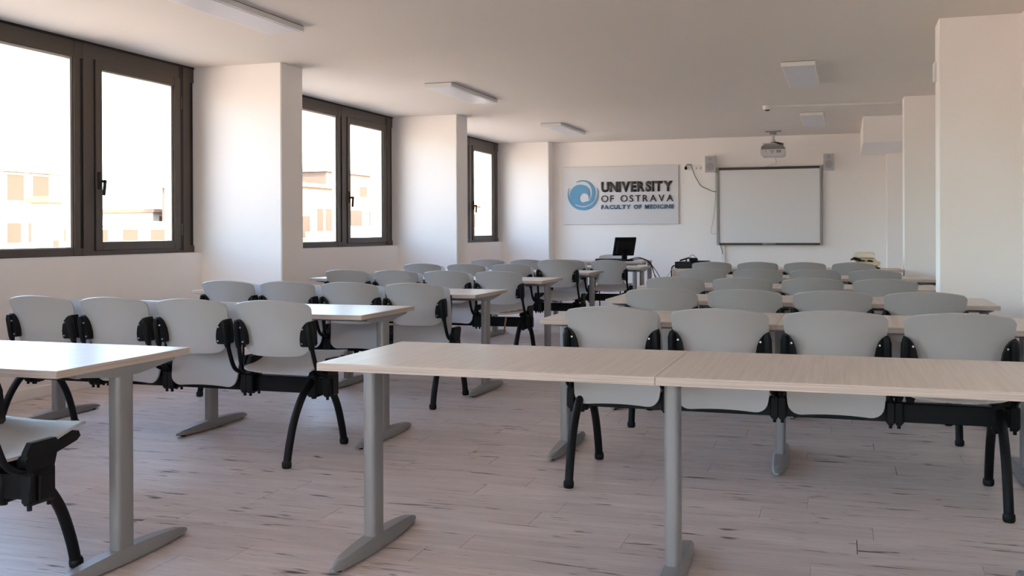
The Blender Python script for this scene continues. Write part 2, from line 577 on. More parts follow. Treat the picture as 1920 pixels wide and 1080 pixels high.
def make_window(n, y0, y1):
    """y0..y1 = bay between two piers; two fixed lights then an opening casement at the far end"""
    bm = bmesh.new()
    xo, xi = XW - 0.075, XW
    zt = ZC - 0.004
    ym = (y0 + y1 - 1.46) / 2
    g0 = y1 - 1.473                          # groove between the fixed lights and the casement frame
    HR, BRL = 0.140, 0.062                   # head and bottom rails
    bm_box2(bm, xo, xi, y0, y1, ZS - 0.002, ZS + BRL, 0.003)
    bm_box2(bm, xo, xi, y0, y1, zt - HR, zt, 0.003)
    bm_box2(bm, xo, xi + 0.002, y0, y0 + 0.06, ZS, zt, 0.003)
    bm_box2(bm, xo, xi + 0.002, ym - 0.05, ym + 0.05, ZS, zt, 0.003)
    bm_box2(bm, xo, xi + 0.004, g0 - 0.062, g0, ZS, zt, 0.003)
    bm_box2(bm, xo, xi + 0.004, y1 - 1.437, y1 - 1.320, ZS, zt, 0.003)
    bm_box2(bm, xo, xi + 0.004, y1 - 0.166, y1 - 0.064, ZS, zt, 0.003)
    fr = obj('window_%d' % n, bm, 'bronze')
    fr['kind'] = 'structure'
    fr['label'] = {1: 'large dark bronze window nearest the viewer on the left', 2: 'dark bronze window between the first and second projecting piers',
                   3: 'farthest dark bronze window, near the blue sign', 4: 'dark bronze window beside the viewpoint, out of frame',
                   5: 'dark bronze window added behind the viewpoint for light, out of frame'}[n]
    fr['category'] = 'window'
    bm = bmesh.new()
    bm_box2(bm, xo - 0.01, xi - 0.012, y1 - 0.066, y1 - 0.001, ZS, zt, 0.002)
    bm_box2(bm, xo, xi - 0.006, g0 - 0.002, y1 - 1.435, ZS, zt)
    bm_box2(bm, xo, xi + 0.005, y0, y1, zt - 0.016, ZC + 0.004)
    obj('gasket', bm, 'gasket', fr)
    # glazing of the fixed lights
    for a, b in ((y0 + 0.06, ym - 0.05), (ym + 0.05, g0 - 0.062)):
        bm = bmesh.new()
        rect_frame(bm, xo + 0.01, xi - 0.016, a, b, ZS + BRL, zt - HR, 0.014, 0.026, 0.008, 0.022, 0.001)
        bd = obj('glazing_bead', bm, 'alu', fr)
        bm = bmesh.new()
        bm_box2(bm, XW - 0.050, XW - 0.044, a + 0.01, b - 0.01, ZS + BRL + 0.005, zt - HR - 0.010)
        obj('pane', bm, 'glass', fr)
    # opening sash
    a, b = y1 - 1.307, y1 - 0.217
    za, zb = ZS + 0.038, zt - 0.126
    bm = bmesh.new()
    rect_frame(bm, XW - 0.05, XW + 0.014, a, b, za, zb, 0.075, 0.086, 0.070, 0.076, 0.004)
    sash = obj('sash', bm, 'bronze', fr)
    bm = bmesh.new()
    bm_box2(bm, XW - 0.048, XW + 0.002, b, y1 - 0.162, ZS + 0.02, zt - 0.02)
    bm_box2(bm, XW - 0.048, XW + 0.003, y1 - 1.322, a + 0.001, za, zb)
    obj('seal', bm, 'gasket', sash)
    bm = bmesh.new()
    rect_frame(bm, XW - 0.046, XW - 0.006, a + 0.072, b - 0.084, za + 0.068, zb - 0.073, 0.004, 0.026, 0.004, 0.012, 0.001)
    obj('glazing_bead', bm, 'alu', sash)
    bm = bmesh.new()
    bm_box2(bm, XW - 0.040, XW - 0.034, a + 0.07, b - 0.08, za + 0.065, zb - 0.07)
    obj('pane', bm, 'glass', sash)
    bm = bmesh.new()                       # lever handle
    hz, hy = 1.605, a + 0.030
    bm_box2(bm, XW + 0.012, XW + 0.026, hy - 0.016, hy + 0.016, hz - 0.065, hz + 0.075, 0.004)
    bm_cyl(bm, (XW + 0.024, hy, hz), (XW + 0.058, hy, hz), 0.012, 10)
    bm_box(bm, (XW + 0.058, hy + 0.012, hz - 0.050), (0.016, 0.034, 0.128), 0.006, Matrix.Rotation(math.radians(-8), 4, 'X'))
    obj('handle', bm, 'gasket', sash, smooth=40)
    for z in (za + 0.17, zb - 0.22):
        bm = bmesh.new()
        bm_cyl(bm, (XW + 0.012, b + 0.010, z - 0.055), (XW + 0.012, b + 0.010, z + 0.055), 0.010, 8)
        obj('hinge', bm, 'bronze', sash, smooth=40)
make_window(1, 4.02, 7.987)
make_window(2, 8.369, 12.3235)
make_window(3, 12.716, 16.66)
make_window(4, -0.32, 3.64)
make_window(5, -4.655, -0.71)  # unseen extra bay, added to let more daylight into the near part
# two unseen wide windows, added in the rear wall to brighten the foreground
for n, xa, xb in ((6, -5.2, -2.2), (7, -1.9, 0.9)):
    bm = bmesh.new()
    for x in (xa, (xa + xb) / 2 - 0.05, xb - 0.1):
        bm_box2(bm, x, x + 0.1, YF - 0.14, YF - 0.06, ZS, ZC, 0.003)
    bm_box2(bm, xa, xb, YF - 0.14, YF - 0.062, ZS - 0.002, ZS + 0.08, 0.003)
    bm_box2(bm, xa, xb, YF - 0.14, YF - 0.062, ZC - 0.14, ZC + 0.002, 0.003)
    fr = obj('window_%d' % n, bm, 'bronze')
    fr['kind'] = 'structure'
    fr['category'] = 'window'
    fr['label'] = {6: 'left wide bronze window added behind the viewpoint for light', 7: 'right wide bronze window added behind the viewpoint for light'}[n]
    for a, b in ((xa + 0.1, (xa + xb) / 2 - 0.05), ((xa + xb) / 2 + 0.05, xb - 0.1)):
        bm = bmesh.new()
        bm_box2(bm, a - 0.01, b + 0.01, YF - 0.105, YF - 0.099, ZS + 0.07, ZC - 0.13)
        obj('pane', bm, 'glass', fr)
# thin pale sill edge under each window
bm = bmesh.new()
for (a, b) in zip(PIERS[:-1], PIERS[1:]):
    bm_box2(bm, XW - 0.08, XL + 0.001, a[1], b[0], ZS - 0.008, ZS - 0.001, 0.001)
struct('trim_2', bm, 'white_paint', label='thin white sill edges below the left windows')

# ------------------------------------------------------------------ ceiling lamps
def lamp_meshes(L, W, H=0.043):
    bm = bmesh.new()
    bm_box2(bm, -W / 2, W / 2, -L / 2, L / 2, -H, -0.004, 0.002)
    body = finish(bm, 'housing', 'white_paint')
    bm = bmesh.new()
    bm_box2(bm, -W / 2 + 0.02, W / 2 - 0.02, -L / 2 + 0.02, L / 2 - 0.02, -H - 0.0025, -H + 0.004, 0.001)
    dif = finish(bm, 'diffuser', 'diffuser')
    bm = bmesh.new()
    bm_box2(bm, -W / 2 + 0.004, W / 2 - 0.004, -L / 2 + 0.004, L / 2 - 0.004, -0.006, 0.0)
    gap = finish(bm, 'mounting_plate', 'lamp_gap')
    return body, dif, gap
LM = lamp_meshes(1.44, 0.30)
lamps = [(-3.945, 5.92, 'long white ceiling lamp nearest, cut by the top picture edge', 'ceiling lamps along the window side'),
         (-3.950, 10.33, 'white ceiling lamp in the middle of the window-side row', 'ceiling lamps along the window side'),
         (-3.930, 14.45, 'farthest white ceiling lamp of the window-side row, above the sign', 'ceiling lamps along the window side'),
         (-0.390, 10.20, 'nearer of the two white ceiling lamps on the right', 'ceiling lamps on the right side'),
         (-0.395, 14.36, 'farther of the two right ceiling lamps, beside the projector', 'ceiling lamps on the right side')]
for x, y, lab, grp in lamps:
    t = thing('ceiling_lamp', lab, 'lamp', (x, y, ZC), group='surface ceiling lamps')
    for nm, me in zip(('housing', 'diffuser', 'mounting_plate'), LM):
        link(nm, me, t)

# ------------------------------------------------------------------ desks
T_H, T_T, T_D = 0.73, 0.027, 0.7247
def make_top(L):
    bm = bmesh.new()
    bm_box2(bm, -L / 2 + 0.0007, L / 2 - 0.0007, 0, T_D, T_H - T_T, T_H, 0.0012)
    me = finish(bm, 'tabletop', ['top', 'edge'])
    for p in me.polygons:
        if abs(p.normal.z) < 0.5:
            p.material_index = 1
    return me
def leg_mesh():
    bm = bmesh.new()
    prof = []
    wx, wy, r = 0.025, 0.045, 0.016
    for cx, cy, a0 in ((wx - r, wy - r, 0), (-(wx - r), wy - r, 90), (-(wx - r), -(wy - r), 180), (wx - r, -(wy - r), 270)):
        for k in range(6):
            a = math.radians(a0 + 90 * k / 5)
            prof.append((cx + r * math.cos(a), cy + r * math.sin(a)))
    bm_prism(bm, prof, 2, 0.018, T_H - T_T - 0.012)
    return finish(bm, 'leg', 'grey_metal', 40)
def foot_mesh():
    bm = bmesh.new()
    n, H = 16, 0.357
    rings = []
    for i in range(n + 1):
        s = -1 + 2 * i / n
        y = H * s
        e = math.sqrt(max(0.0, 1 - abs(s) ** 3.0))
        w = 0.018 + 0.021 * (1 - s * s) + 0.003 * e
        zt = 0.031 + 0.024 * (1 - s * s) ** 0.9
        zb = 0.006 + 0.006 * abs(s) ** 2
        if i in (0, n):
            w *= 0.6
            zt -= 0.007
        ring = [(-w, zb), (-w, zb + (zt - zb) * 0.55), (-w * 0.62, zt), (w * 0.62, zt), (w, zb + (zt - zb) * 0.55), (w, zb)]
        rings.append([bm.verts.new((x, y, z)) for x, z in ring])
    for a, b in zip(rings, rings[1:]):
        for k in range(6):
            bm.faces.new((a[k], a[(k + 1) % 6], b[(k + 1) % 6], b[k]))
    bm.faces.new(rings[0])
    bm.faces.new(list(reversed(rings[-1])))
    return finish(bm, 'foot', 'grey_metal', 50)
def glide_mesh():
    bm = bmesh.new()
    bm_cyl(bm, (0, 0, 0), (0, 0, 0.012), 0.012, 10)
    return finish(bm, 'glide', 'rubber', 40)
def arm_mesh():
    bm = bmesh.new()
    z1 = T_H - T_T
    poly = [(-0.27, z1), (0.27, z1), (0.27, z1 - 0.010), (0.06, z1 - 0.036), (-0.06, z1 - 0.036), (-0.27, z1 - 0.010)]
    bm_prism(bm, poly, 0, -0.026, 0.026)
    return finish(bm, 'support_arm', 'grey_metal')
def rail_mesh(L):
    bm = bmesh.new()
    bm_box2(bm, 0.03, L - 0.03, -0.018, 0.018, -0.040, -0.003, 0.002)
    return finish(bm, 'rail', 'grey_metal')
TOPS = {}
LEG, FOOT, GLIDE, ARM = leg_mesh(), foot_mesh(), glide_mesh(), arm_mesh()
RAILS = {}
def make_desk(xr, y, L, label, group, inset=0.055):
    """front edge at y, right end at xr, two modules of length L"""
    xl = xr - 2 * L
    t = thing('classroom_desk', label, 'desk', ((xl + xr) / 2, y, 0), group=group)
    cx = (xl + xr) / 2
    if L not in TOPS:
        TOPS[L] = make_top(L)
    for s in (-1, 1):
        link('tabletop', TOPS[L], t, (s * L / 2, 0, 0))
    xs = [-L + inset, 0.0, L - inset]
    for x in xs:
        lg = link('leg', LEG, t, (x, 0.350, 0))
        ft = link('foot', FOOT, lg, (0, 0.018, FZ))
        for s in (-1, 1):
            link('glide', GLIDE, lg, (0, 0.018 + s * 0.305, FZ))
        link('support_arm', ARM, lg, (0, 0.012, 0))
    d = round(L - inset, 4)
    if d not in RAILS:
        RAILS[d] = rail_mesh(d)
    for s in (0, 1):
        link('rail', RAILS[d], t, (xs[s], 0.36, T_H - T_T))
    return t
GD = 'rows of pale oak classroom desks'
R_L = 1.2
for xr, y, L, lab, ins in (
    (0.632, 3.168, 1.2, 'nearest pale oak double desk crossing the foreground on the right', 0.05),
    (0.886, 5.082, 1.203, 'second right-hand desk back, in front of the nearest row of four chairs', 0.05),
    (0.890, 6.660, 1.210, 'third right-hand desk, its free right end visible before the large pillar', 0.05),
    (0.800, 8.260, 1.212, 'fourth right-hand desk, right end hidden behind the large pillar', 0.05),
    (0.880, 10.02, 1.205, 'fifth right-hand desk, between the last two right chair rows', 0.05),
    (0.634, 12.216, 1.205, 'farthest right-hand desk, with the cream cloth pile on it', 0.05),
    (-2.501, 2.733, 1.208, 'nearest left desk with shining white top at the left picture edge', 0.028),
    (-2.529, 5.033, 1.208, 'second left desk, behind the row with one lowered grey seat', 0.036),
    (-2.533, 6.868, 1.208, 'third left desk, end leg standing left of the broken seat', 0.05),
    (-2.644, 8.934, 1.208, 'fourth left desk, beside the bench with the broken seat', 0.05),
    (-2.653, 10.766, 1.208, 'fifth left desk from the front, before the farthest left bench', 0.05),
    (-2.407, 12.452, 1.195, 'farthest left desk, right in front of the teacher table', 0.05)):
    make_desk(xr, y, L, lab, GD, ins)

# ------------------------------------------------------------------ beam benches
PITCH = 0.507
def back_pt(s, t):
    H0, H1 = 0.535, 0.838
    W = 0.193 + 0.031 * t - 0.004 * (1 - t) ** 2
    r1, r0 = 0.030, 0.066
    z = H0 + (H1 - H0) * t
    dt, db = H1 - z, z - H0
    w = W
    if dt < r1:
        w = W - r1 + math.sqrt(max(0, r1 * r1 - (r1 - dt) ** 2))
    elif db < r0:
        w = W - r0 + math.sqrt(max(0, r0 * r0 - (r0 - db) ** 2))
    x = w * s
    q = (x / 0.22) ** 2
    z = z - 0.025 * q * t ** 2 + 0.006 * q * (1 - t)
    yb = -0.178 - 0.052 * t + 0.012 * math.sin(t * PI) - 0.018 * t ** 3
    return Vector((x, yb + 0.048 * q, z))
_ts = []
def remap(fn, edge0, edge1, n):
    """non-uniform rows: more of them in the rounded ends"""
    ts = [edge0 * (1 - math.cos(PI / 2 * k / 5)) for k in range(5)]
    ts += [edge0 + (1 - edge0 - edge1) * k / n for k in range(n + 1)]
    ts += [1 - edge1 * (1 - math.cos(PI / 2 * k / 5)) for k in range(4, -1, -1)]
    return ts
def shell_rows(fn, ts, cols, thick, name, mat):
    bm = bmesh.new()
    n = len(ts) - 1
    bm_shell(bm, n, cols, lambda s, t: fn(s, ts[min(n, int(round(t * n)))]), thick)
    return finish(bm, name, mat, 50)
BACK = shell_rows(back_pt, remap(back_pt, 0.066 / 0.303, 0.030 / 0.303, 6), 14, 0.010, 'backrest', 'shell')

S0, S1 = -0.132, 0.335
def seat_pt(s, t):
    """seat in its own frame: pivot at origin, y forward, z up"""
    W = 0.202 + 0.020 * math.sin(t * PI)
    L = S1 - S0
    v = S0 + L * t
    r = 0.055
    db, df = v - S0, S1 - v
    w = W
    if db < r:
        w = W - r + math.sqrt(max(0, r * r - (r - db) ** 2))
    elif df < 0.035:
        w = W - 0.035 + math.sqrt(max(0, 0.035 ** 2 - (0.035 - df) ** 2))
    x = w * s
    q = (x / 0.21) ** 2
    z = 0.024 * q * (1 - t) + 0.010 * q * t - 0.022 * math.exp(-((v - 0.05) / 0.12) ** 2)
    if v > 0.275:
        z -= 0.60 * (v - 0.275) ** 1.4
    v2 = v + 0.012 * (1 - q) * (1 - t) ** 3
    return Vector((x, v2, z + 0.006))
SEAT = shell_rows(seat_pt, remap(seat_pt, 0.055 / 0.467, 0.05 / 0.467, 7), 14, -0.010, 'seat', 'shell')

def bracket_mesh(side):
    """moulded pod on the backrest edge, seen from behind"""
    bm = bmesh.new()
    x = 0.190 * side
    # pod plate follows the back: rounded outline in x,z
    out = []
    for (px, pz) in ((0.165, 0.600), (0.172, 0.592), (0.216, 0.592), (0.224, 0.602), (0.227, 0.700), (0.222, 0.727), (0.210, 0.724), (0.195, 0.713), (0.181, 0.694), (0.171, 0.668), (0.165, 0.635)):
        out.append((px * side, pz))
    vb = [bm.verts.new((px, -0.228 + 0.055 * (px / 0.22) ** 2 - 0.050 * ((pz - 0.535) / 0.3) + 0.002, pz)) for px, pz in out]
    vf = [bm.verts.new((px, -0.168 + 0.050 * (px / 0.22) ** 2 - 0.050 * ((pz - 0.535) / 0.3), pz)) for px, pz in out]
    n = len(out)
    for k in range(n):
        bm.faces.new((vb[k], vb[(k + 1) % n], vf[(k + 1) % n], vf[k]))
    bm.faces.new(vb)
    bm.faces.new(list(reversed(vf)))
    # tube socket on the outer edge
    bm_tube(bm, [(0.215 * side, -0.210, 0.722), (0.217 * side, -0.206, 0.695), (0.219 * side, -0.186, 0.60), (0.220 * side, -0.181, 0.575)], [0.012, 0.018, 0.018, 0.014], 10)
    return finish(bm, 'bracket', 'black_plastic', 35)
def upright_mesh(side):
    bm = bmesh.new()
    pts = smooth_path([(0.217 * side, -0.200, 0.68), (0.220 * side, -0.181, 0.585), (0.226 * side, -0.150, 0.49), (0.231 * side, -0.128, 0.452), (0.234 * side, -0.085, 0.432), (0.234 * side, -0.045, 0.430)], 4)
    bm_tube(bm, pts, 0.0115, 10)
    return finish(bm, 'upright', 'black', 60)
def screw_mesh():
    bm = bmesh.new()
    bm_cyl(bm, (0, 0, 0), (0, 0.006, 0), 0.0045, 8)
    return finish(bm, 'screw', 'screw')
def hinge_mesh():
    """clamp round the beam with the tapered plate that carries seat and back"""
    bm = bmesh.new()
    bm_box2(bm, -0.014, 0.014, -0.060, 0.056, 0.312, 0.425, 0.004)
    bm_box2(bm, -0.020, 0.020, -0.064, -0.040, 0.318, 0.418, 0.006)
    bm_prism(bm, [(-0.056, 0.42), (0.052, 0.42), (0.075, 0.498), (0.060, 0.515), (-0.045, 0.515), (-0.066, 0.485), (-0.070, 0.455)], 0, -0.011, 0.011)
    for y in (-0.045, 0.040):
        bm_cyl(bm, (0, y, 0.296), (0, y, 0.314), 0.008, 8)
    bm_cyl(bm, (-0.018, -0.06, 0.455), (0.018, -0.06, 0.455), 0.020, 12)
    return finish(bm, 'hinge_plate', 'black_plastic', 40)
def seat_arm_mesh(side):
    bm = bmesh.new()
    x0, x1 = 0.176 * side, 0.206 * side
    bm_prism(bm, [(-0.075, -0.004), (0.272, -0.010), (0.278, -0.030), (0.258, -0.040), (0.05, -0.052), (-0.02, -0.046), (-0.085, -0.020)], 0, min(x0, x1), max(x0, x1))
    bm_cyl(bm, (0.19 * side, 0.0, -0.012), (0.232 * side, 0.0, -0.012), 0.012, 10)
    return finish(bm, 'seat_arm', 'black_plastic', 40)
def beam_leg_mesh(side):
    bm = bmesh.new()
    pts = smooth_path([(0, 0.005 * side, 0.392), (0, 0.060 * side, 0.382), (0, 0.150 * side, 0.325), (0, 0.232 * side, 0.220), (0, 0.285 * side, 0.095), (0, 0.312 * side, -0.002)], 4)
    bm_tube(bm, pts, 0.0205, 14)
    return finish(bm, 'leg', 'black', 60)
def cap_mesh(side):
    bm = bmesh.new()
    y = 0.314 * side
    bm_tube(bm, [(0, y, -0.020), (0, y, -0.014), (0, y - 0.001 * side, -0.002), (0, y - 0.002 * side, 0.010), (0, y - 0.003 * side, 0.016)], [0.020, 0.0245, 0.0255, 0.0245, 0.020], 14)
    return finish(bm, 'foot_cap', 'rubber', 50)
def clamp_mesh():
    bm = bmesh.new()
    bm_box2(bm, -0.030, 0.030, -0.046, 0.046, 0.302, 0.420, 0.008)
    bm_cyl(bm, (0, -0.050, 0.402), (0, 0.050, 0.402), 0.022, 12)
    bm_cyl(bm, (-0.012, 0, 0.288), (-0.012, 0, 0.304), 0.014, 10)
    return finish(bm, 'leg_clamp', 'black_plastic', 40)
BR = {s: bracket_mesh(s) for s in (-1, 1)}
UP = {s: upright_mesh(s) for s in (-1, 1)}
SA = {s: seat_arm_mesh(s) for s in (-1, 1)}
BL = {s: beam_leg_mesh(s) for s in (-1, 1)}
CP = {s: cap_mesh(s) for s in (-1, 1)}
SCR, HG, CL = screw_mesh(), hinge_mesh(), clamp_mesh()
BEAMS = {}
def make_bench(cx, y, down, label, group, pitch=PITCH, legs=(-0.93, 0.93), raised=()):
    t = thing('beam_bench', label, 'bench', (cx, y, 0), group=group)
    half = 1.5 * pitch + 0.262
    k = round(half, 3)
    if k not in BEAMS:
        bm = bmesh.new()
        bm_box2(bm, -half, half, -0.028, 0.028, 0.322, 0.408, 0.004)
        BEAMS[k] = finish(bm, 'beam', 'black')
    link('beam', BEAMS[k], t)
    for x in legs:
        link('leg_clamp', CL, t, (x, 0.012, 0))
        for s in (-1, 1):
            lg = link('leg', BL[s], t, (x, 0.02, 0))
            link('foot_cap', CP[s], lg)
    for i in range(4):
        x = (i - 1.5) * pitch
        dz = 0.052 if i in raised else 0.0
        bk = link('backrest', BACK, t, (x, 0, dz))
        for s in (-1, 1):
            b = link('bracket', BR[s], bk)
            for (sx, sz) in ((0.186, 0.686), (0.177, 0.610), (0.208, 0.700)):
                link('screw', SCR, bk, (sx * s, -0.236 + 0.055 * (sx / 0.22) ** 2 - 0.050 * ((sz - 0.535) / 0.3), sz))
            link('upright', UP[s], t, (x, 0, 0))
            link('hinge_plate', HG, t, (x + 0.236 * s, 0, 0))
        ang = math.radians(10 if i in down else 85)
        st = link('seat', SEAT, t, (x, -0.058, 0.468), (ang, 0, 0))
        if i in down:
            st['label'] = 'pale grey seat folded down'
        for s in (-1, 1):
            link('seat_arm', SA[s], st)
    return t
GB = 'four-seat grey beam benches'
make_bench(-2.735 - 1.5 * PITCH, 2.655, (2, 3), 'nearest bench at the lower left corner, only one lowered seat end showing', GB, legs=(-0.93, 0.845))
make_bench(-3.615, 4.856, (3,), 'left bench of four grey backs behind the nearest left desk, end seat lowered', GB, legs=(-0.99, 0.895))
make_bench(-3.595, 6.665, (), 'second left bench, all four seats up, between second and third left desks', GB, 0.500)
bench_broken = make_bench(-3.695, 8.755, (3,), 'left bench whose lowered end seat is split with brown splinters', GB, 0.503)
make_bench(-3.690, 10.60, (3,), 'left bench with one backrest mounted higher, behind the fourth desk', GB, 0.520, raised=(3,))
make_bench(-3.515, 12.29, (3,), 'farthest left bench, its lowered end seat facing the teacher table', GB, 0.522)
make_bench(-0.293, 4.905, (3,), 'nearest right bench of four large grey backs behind the foreground desk', GB, legs=(-0.945, 0.938))
make_bench(-0.320, 6.44, (), 'second right bench, grey backs between second and third right desks', GB)
make_bench(-0.479, 7.99, (), 'third right bench, grey backs before the fourth right desk', GB)
make_bench(-0.501, 9.70, (), 'fourth right bench, grey backs before the fifth right desk', GB)
make_bench(-0.665, 11.78, (), 'farthest right bench, small grey backs before the desk with cream cloths', GB)
# the broken seat of the third left bench
seat_b = [c for c in bench_broken.children if c.name.startswith('seat') and c.get('label')][0]
bm = bmesh.new()
poly = [(-0.015, -0.085), (0.05, -0.095), (0.10, -0.04), (0.165, 0.02), (0.190, 0.075), (0.150, 0.06), (0.13, 0.085), (0.105, 0.03), (0.07, 0.045), (0.055, -0.01), (0.02, 0.005), (0.012, -0.045)]
bm_prism(bm, poly, 2, 0.004, 0.0125)
for v in bm.verts:
    q = (v.co.x / 0.21) ** 2
    t_ = (v.co.y - S0) / (S1 - S0)
    v.co.z += 0.024 * q * (1 - t_) + 0.010 * q * t_ - 0.022 * math.exp(-((v.co.y - 0.05) / 0.12) ** 2)
tv = obj('torn_ply', bm, 'brown', seat_b)
tv['label'] = 'brown splintered tear in the seat'
bm = bmesh.new()
bm_prism(bm, [(0.045, -0.05), (0.062, -0.045), (0.052, -0.105), (0.040, -0.165), (0.030, -0.205), (0.022, -0.20), (0.033, -0.13)], 1, -0.085, -0.078)
sp = obj('splinter', bm, 'brown', seat_b, rot=(math.radians(-10), 0, 0))
sp['label'] = 'brown ply splinter hanging under the seat'

# ------------------------------------------------------------------ teacher corner
tt = thing('teacher_table', 'pale teacher table with grey legs carrying the monitor', 'table', (-3.50, 14.50, 0))
bm = bmesh.new()
bm_box2(bm, -0.80, 0.72, 0.0, 0.80, 0.712, 0.74, 0.002)
me = finish(bm, 'tabletop', ['top', 'edge'])
for p in me.polygons:
    if abs(p.normal.z) < 0.5:
        p.material_index = 1
link('tabletop', me, tt)
bm = bmesh.new()
for yy in (0.06, 0.74):
    bm_box2(bm, -0.72, 0.64, yy - 0.015, yy + 0.015, 0.672, 0.712, 0.002)
obj('rail', bm, 'grey_metal', tt)
bm = bmesh.new()
bm_prism(bm, [(0.033 * math.cos(2 * PI * k / 16), 0.033 * math.sin(2 * PI * k / 16)) for k in range(16)], 2, FZ, 0.712)
lm = finish(bm, 'leg', 'grey_metal', 40)
for xx, yy in ((-0.72, 0.06), (0.60, 0.06), (-0.72, 0.74), (0.69, 0.74)):
    link('leg', lm, tt, (xx, yy, 0))

def turned_box(bm, *a, **k):
    bm_box(bm, *a, **k)
mon = thing('monitor', 'black flat monitor seen from behind on the teacher table', 'monitor', (-3.09, 14.78, 0.74), (0, 0, math.radians(38)))
bm = bmesh.new()
bm_prism(bm, [(0.13 * math.cos(2 * PI * k / 20), 0.095 * math.sin(2 * PI * k / 20)) for k in range(20)], 2, 0.0, 0.026)
obj('base', bm, 'black_plastic', mon, smooth=40)
bm = bmesh.new()
bm_box(bm, (0, 0.02, 0.065), (0.085, 0.035, 0.125), 0.010, Matrix.Rotation(math.radians(6), 4, 'X'))
obj('stand', bm, 'black_plastic', mon)
rot = Matrix.Rotation(math.radians(19), 4, 'X')
bm = bmesh.new()
bm_box(bm, (0.0, 0.018, 0.215), (0.345, 0.030, 0.285), 0.006, rot)
bm_box(bm, (0.0, -0.002, 0.207), (0.285, 0.030, 0.220), 0.014, rot)
bm_box(bm, (0.0, 0.012, 0.125), (0.105, 0.030, 0.080), 0.006, rot)
obj('back_case', bm, 'black_plastic', mon)
bm = bmesh.new()
bm_box(bm, (0.0, 0.034, 0.220), (0.315, 0.003, 0.255), 0.001, rot)
obj('screen', bm, 'rubber', mon)

kb = thing('keyboard', 'thin black keyboard lying left of the monitor', 'keyboard', (-3.38, 14.98, 0.74), (0, 0, math.radians(4)))
bm = bmesh.new()
bm_box2(bm, -0.20, 0.20, -0.07, 0.07, 0.0, 0.020, 0.004)
obj('case', bm, 'black_plastic', kb)
bm = bmesh.new()
for i in range(14):
    for j in range(5):
        bm_box(bm, (-0.18 + i * 0.0275, -0.05 + j * 0.025, 0.023), (0.022, 0.020, 0.008), 0.002)
o = obj('keys', bm, 'rubber', kb)
o['kind'] = 'stuff'
# teacher chair behind the table, facing the room
tc = thing('teacher_chair', 'grey plastic chair behind the teacher table, facing the room', 'chair', (-3.50, 15.60, 0), (0, 0, PI))
link('backrest', BACK, tc, (0, 0, -0.025))
link('seat', SEAT, tc, (0, -0.058, 0.455), (math.radians(6), 0, 0))
bm = bmesh.new()
for s in (-1, 1):
    bm_tube(bm, smooth_path([(0.20 * s, -0.215, 0.72), (0.205 * s, -0.18, 0.56), (0.205 * s, -0.14, 0.46), (0.20 * s, -0.06, 0.43), (0.19 * s, 0.20, 0.43)]), 0.010, 8)
bm_tube(bm, [(-0.19, 0.05, 0.428), (0.19, 0.05, 0.428)], 0.010, 8)
obj('frame', bm, 'black', tc, smooth=60)
for sx in (-1, 1):
    for yy, y2 in ((-0.08, -0.20), (0.18, 0.24)):
        bm = bmesh.new()
        bm_tube(bm, [(0.195 * sx, yy, 0.43), (0.215 * sx, y2, FZ)], 0.010, 8)
        obj('leg', bm, 'black', tc, smooth=60)

# cables from the teacher table
def cable(pts, r, label, mat='rubber', name='cable', group=None):
    bm = bmesh.new()
    bm_tube(bm, smooth_path(pts, 6), r, 6)
    o = obj(name, bm, mat, smooth=60)
    tag(o, label, 'cable', group)
    return o
cable([(-3.03, 14.80, 0.765), (-2.90, 14.86, 0.79), (-2.77, 14.90, 0.74), (-2.72, 14.93, 0.66), (-2.66, 14.95, 0.50), (-2.50, 15.0, 0.33), (-2.40, 15.05, 0.30), (-2.30, 15.1, 0.16), (-2.22, 15.12, -0.008), (-2.0, 15.2, -0.012)], 0.006, 'thick black cable sagging from the teacher table to the floor')
cable([(-3.05, 14.85, 0.752), (-2.88, 14.95, 0.775), (-2.75, 15.0, 0.71), (-2.70, 15.02, 0.55), (-2.66, 15.05, 0.36), (-2.58, 15.1, 0.40), (-2.46, 15.12, 0.28), (-2.40, 15.12, 0.06), (-2.3, 15.1, -0.012)], 0.004, 'thin black cable looping beside the teacher table legs')
cable([(-3.0, 14.75, 0.752), (-2.85, 14.85, 0.765), (-2.74, 14.93, 0.70), (-2.62, 14.97, 0.52), (-2.50, 15.05, 0.24), (-2.44, 15.05, -0.008), (-2.2, 15.1, -0.013)], 0.005, 'black mains lead falling steeply from the teacher table')
cable([(-2.10, 13.36, 0.735), (-2.165, 13.37, 0.70), (-2.17, 13.36, 0.55), (-2.18, 13.38, 0.30), (-2.22, 13.42, 0.05), (-2.3, 13.5, -0.012)], 0.009, 'thick black lead running down the side of the beech cabinet')
cable([(-2.09, 13.42, 0.72), (-2.17, 13.45, 0.68), (-2.26, 13.5, 0.56), (-2.38, 13.6, 0.44), (-2.46, 13.75, 0.40), (-2.53, 13.9, 0.20), (-2.55, 13.95, -0.012)], 0.003, 'thin grey wire drooping from the black box toward the teacher table', 'board_frame')

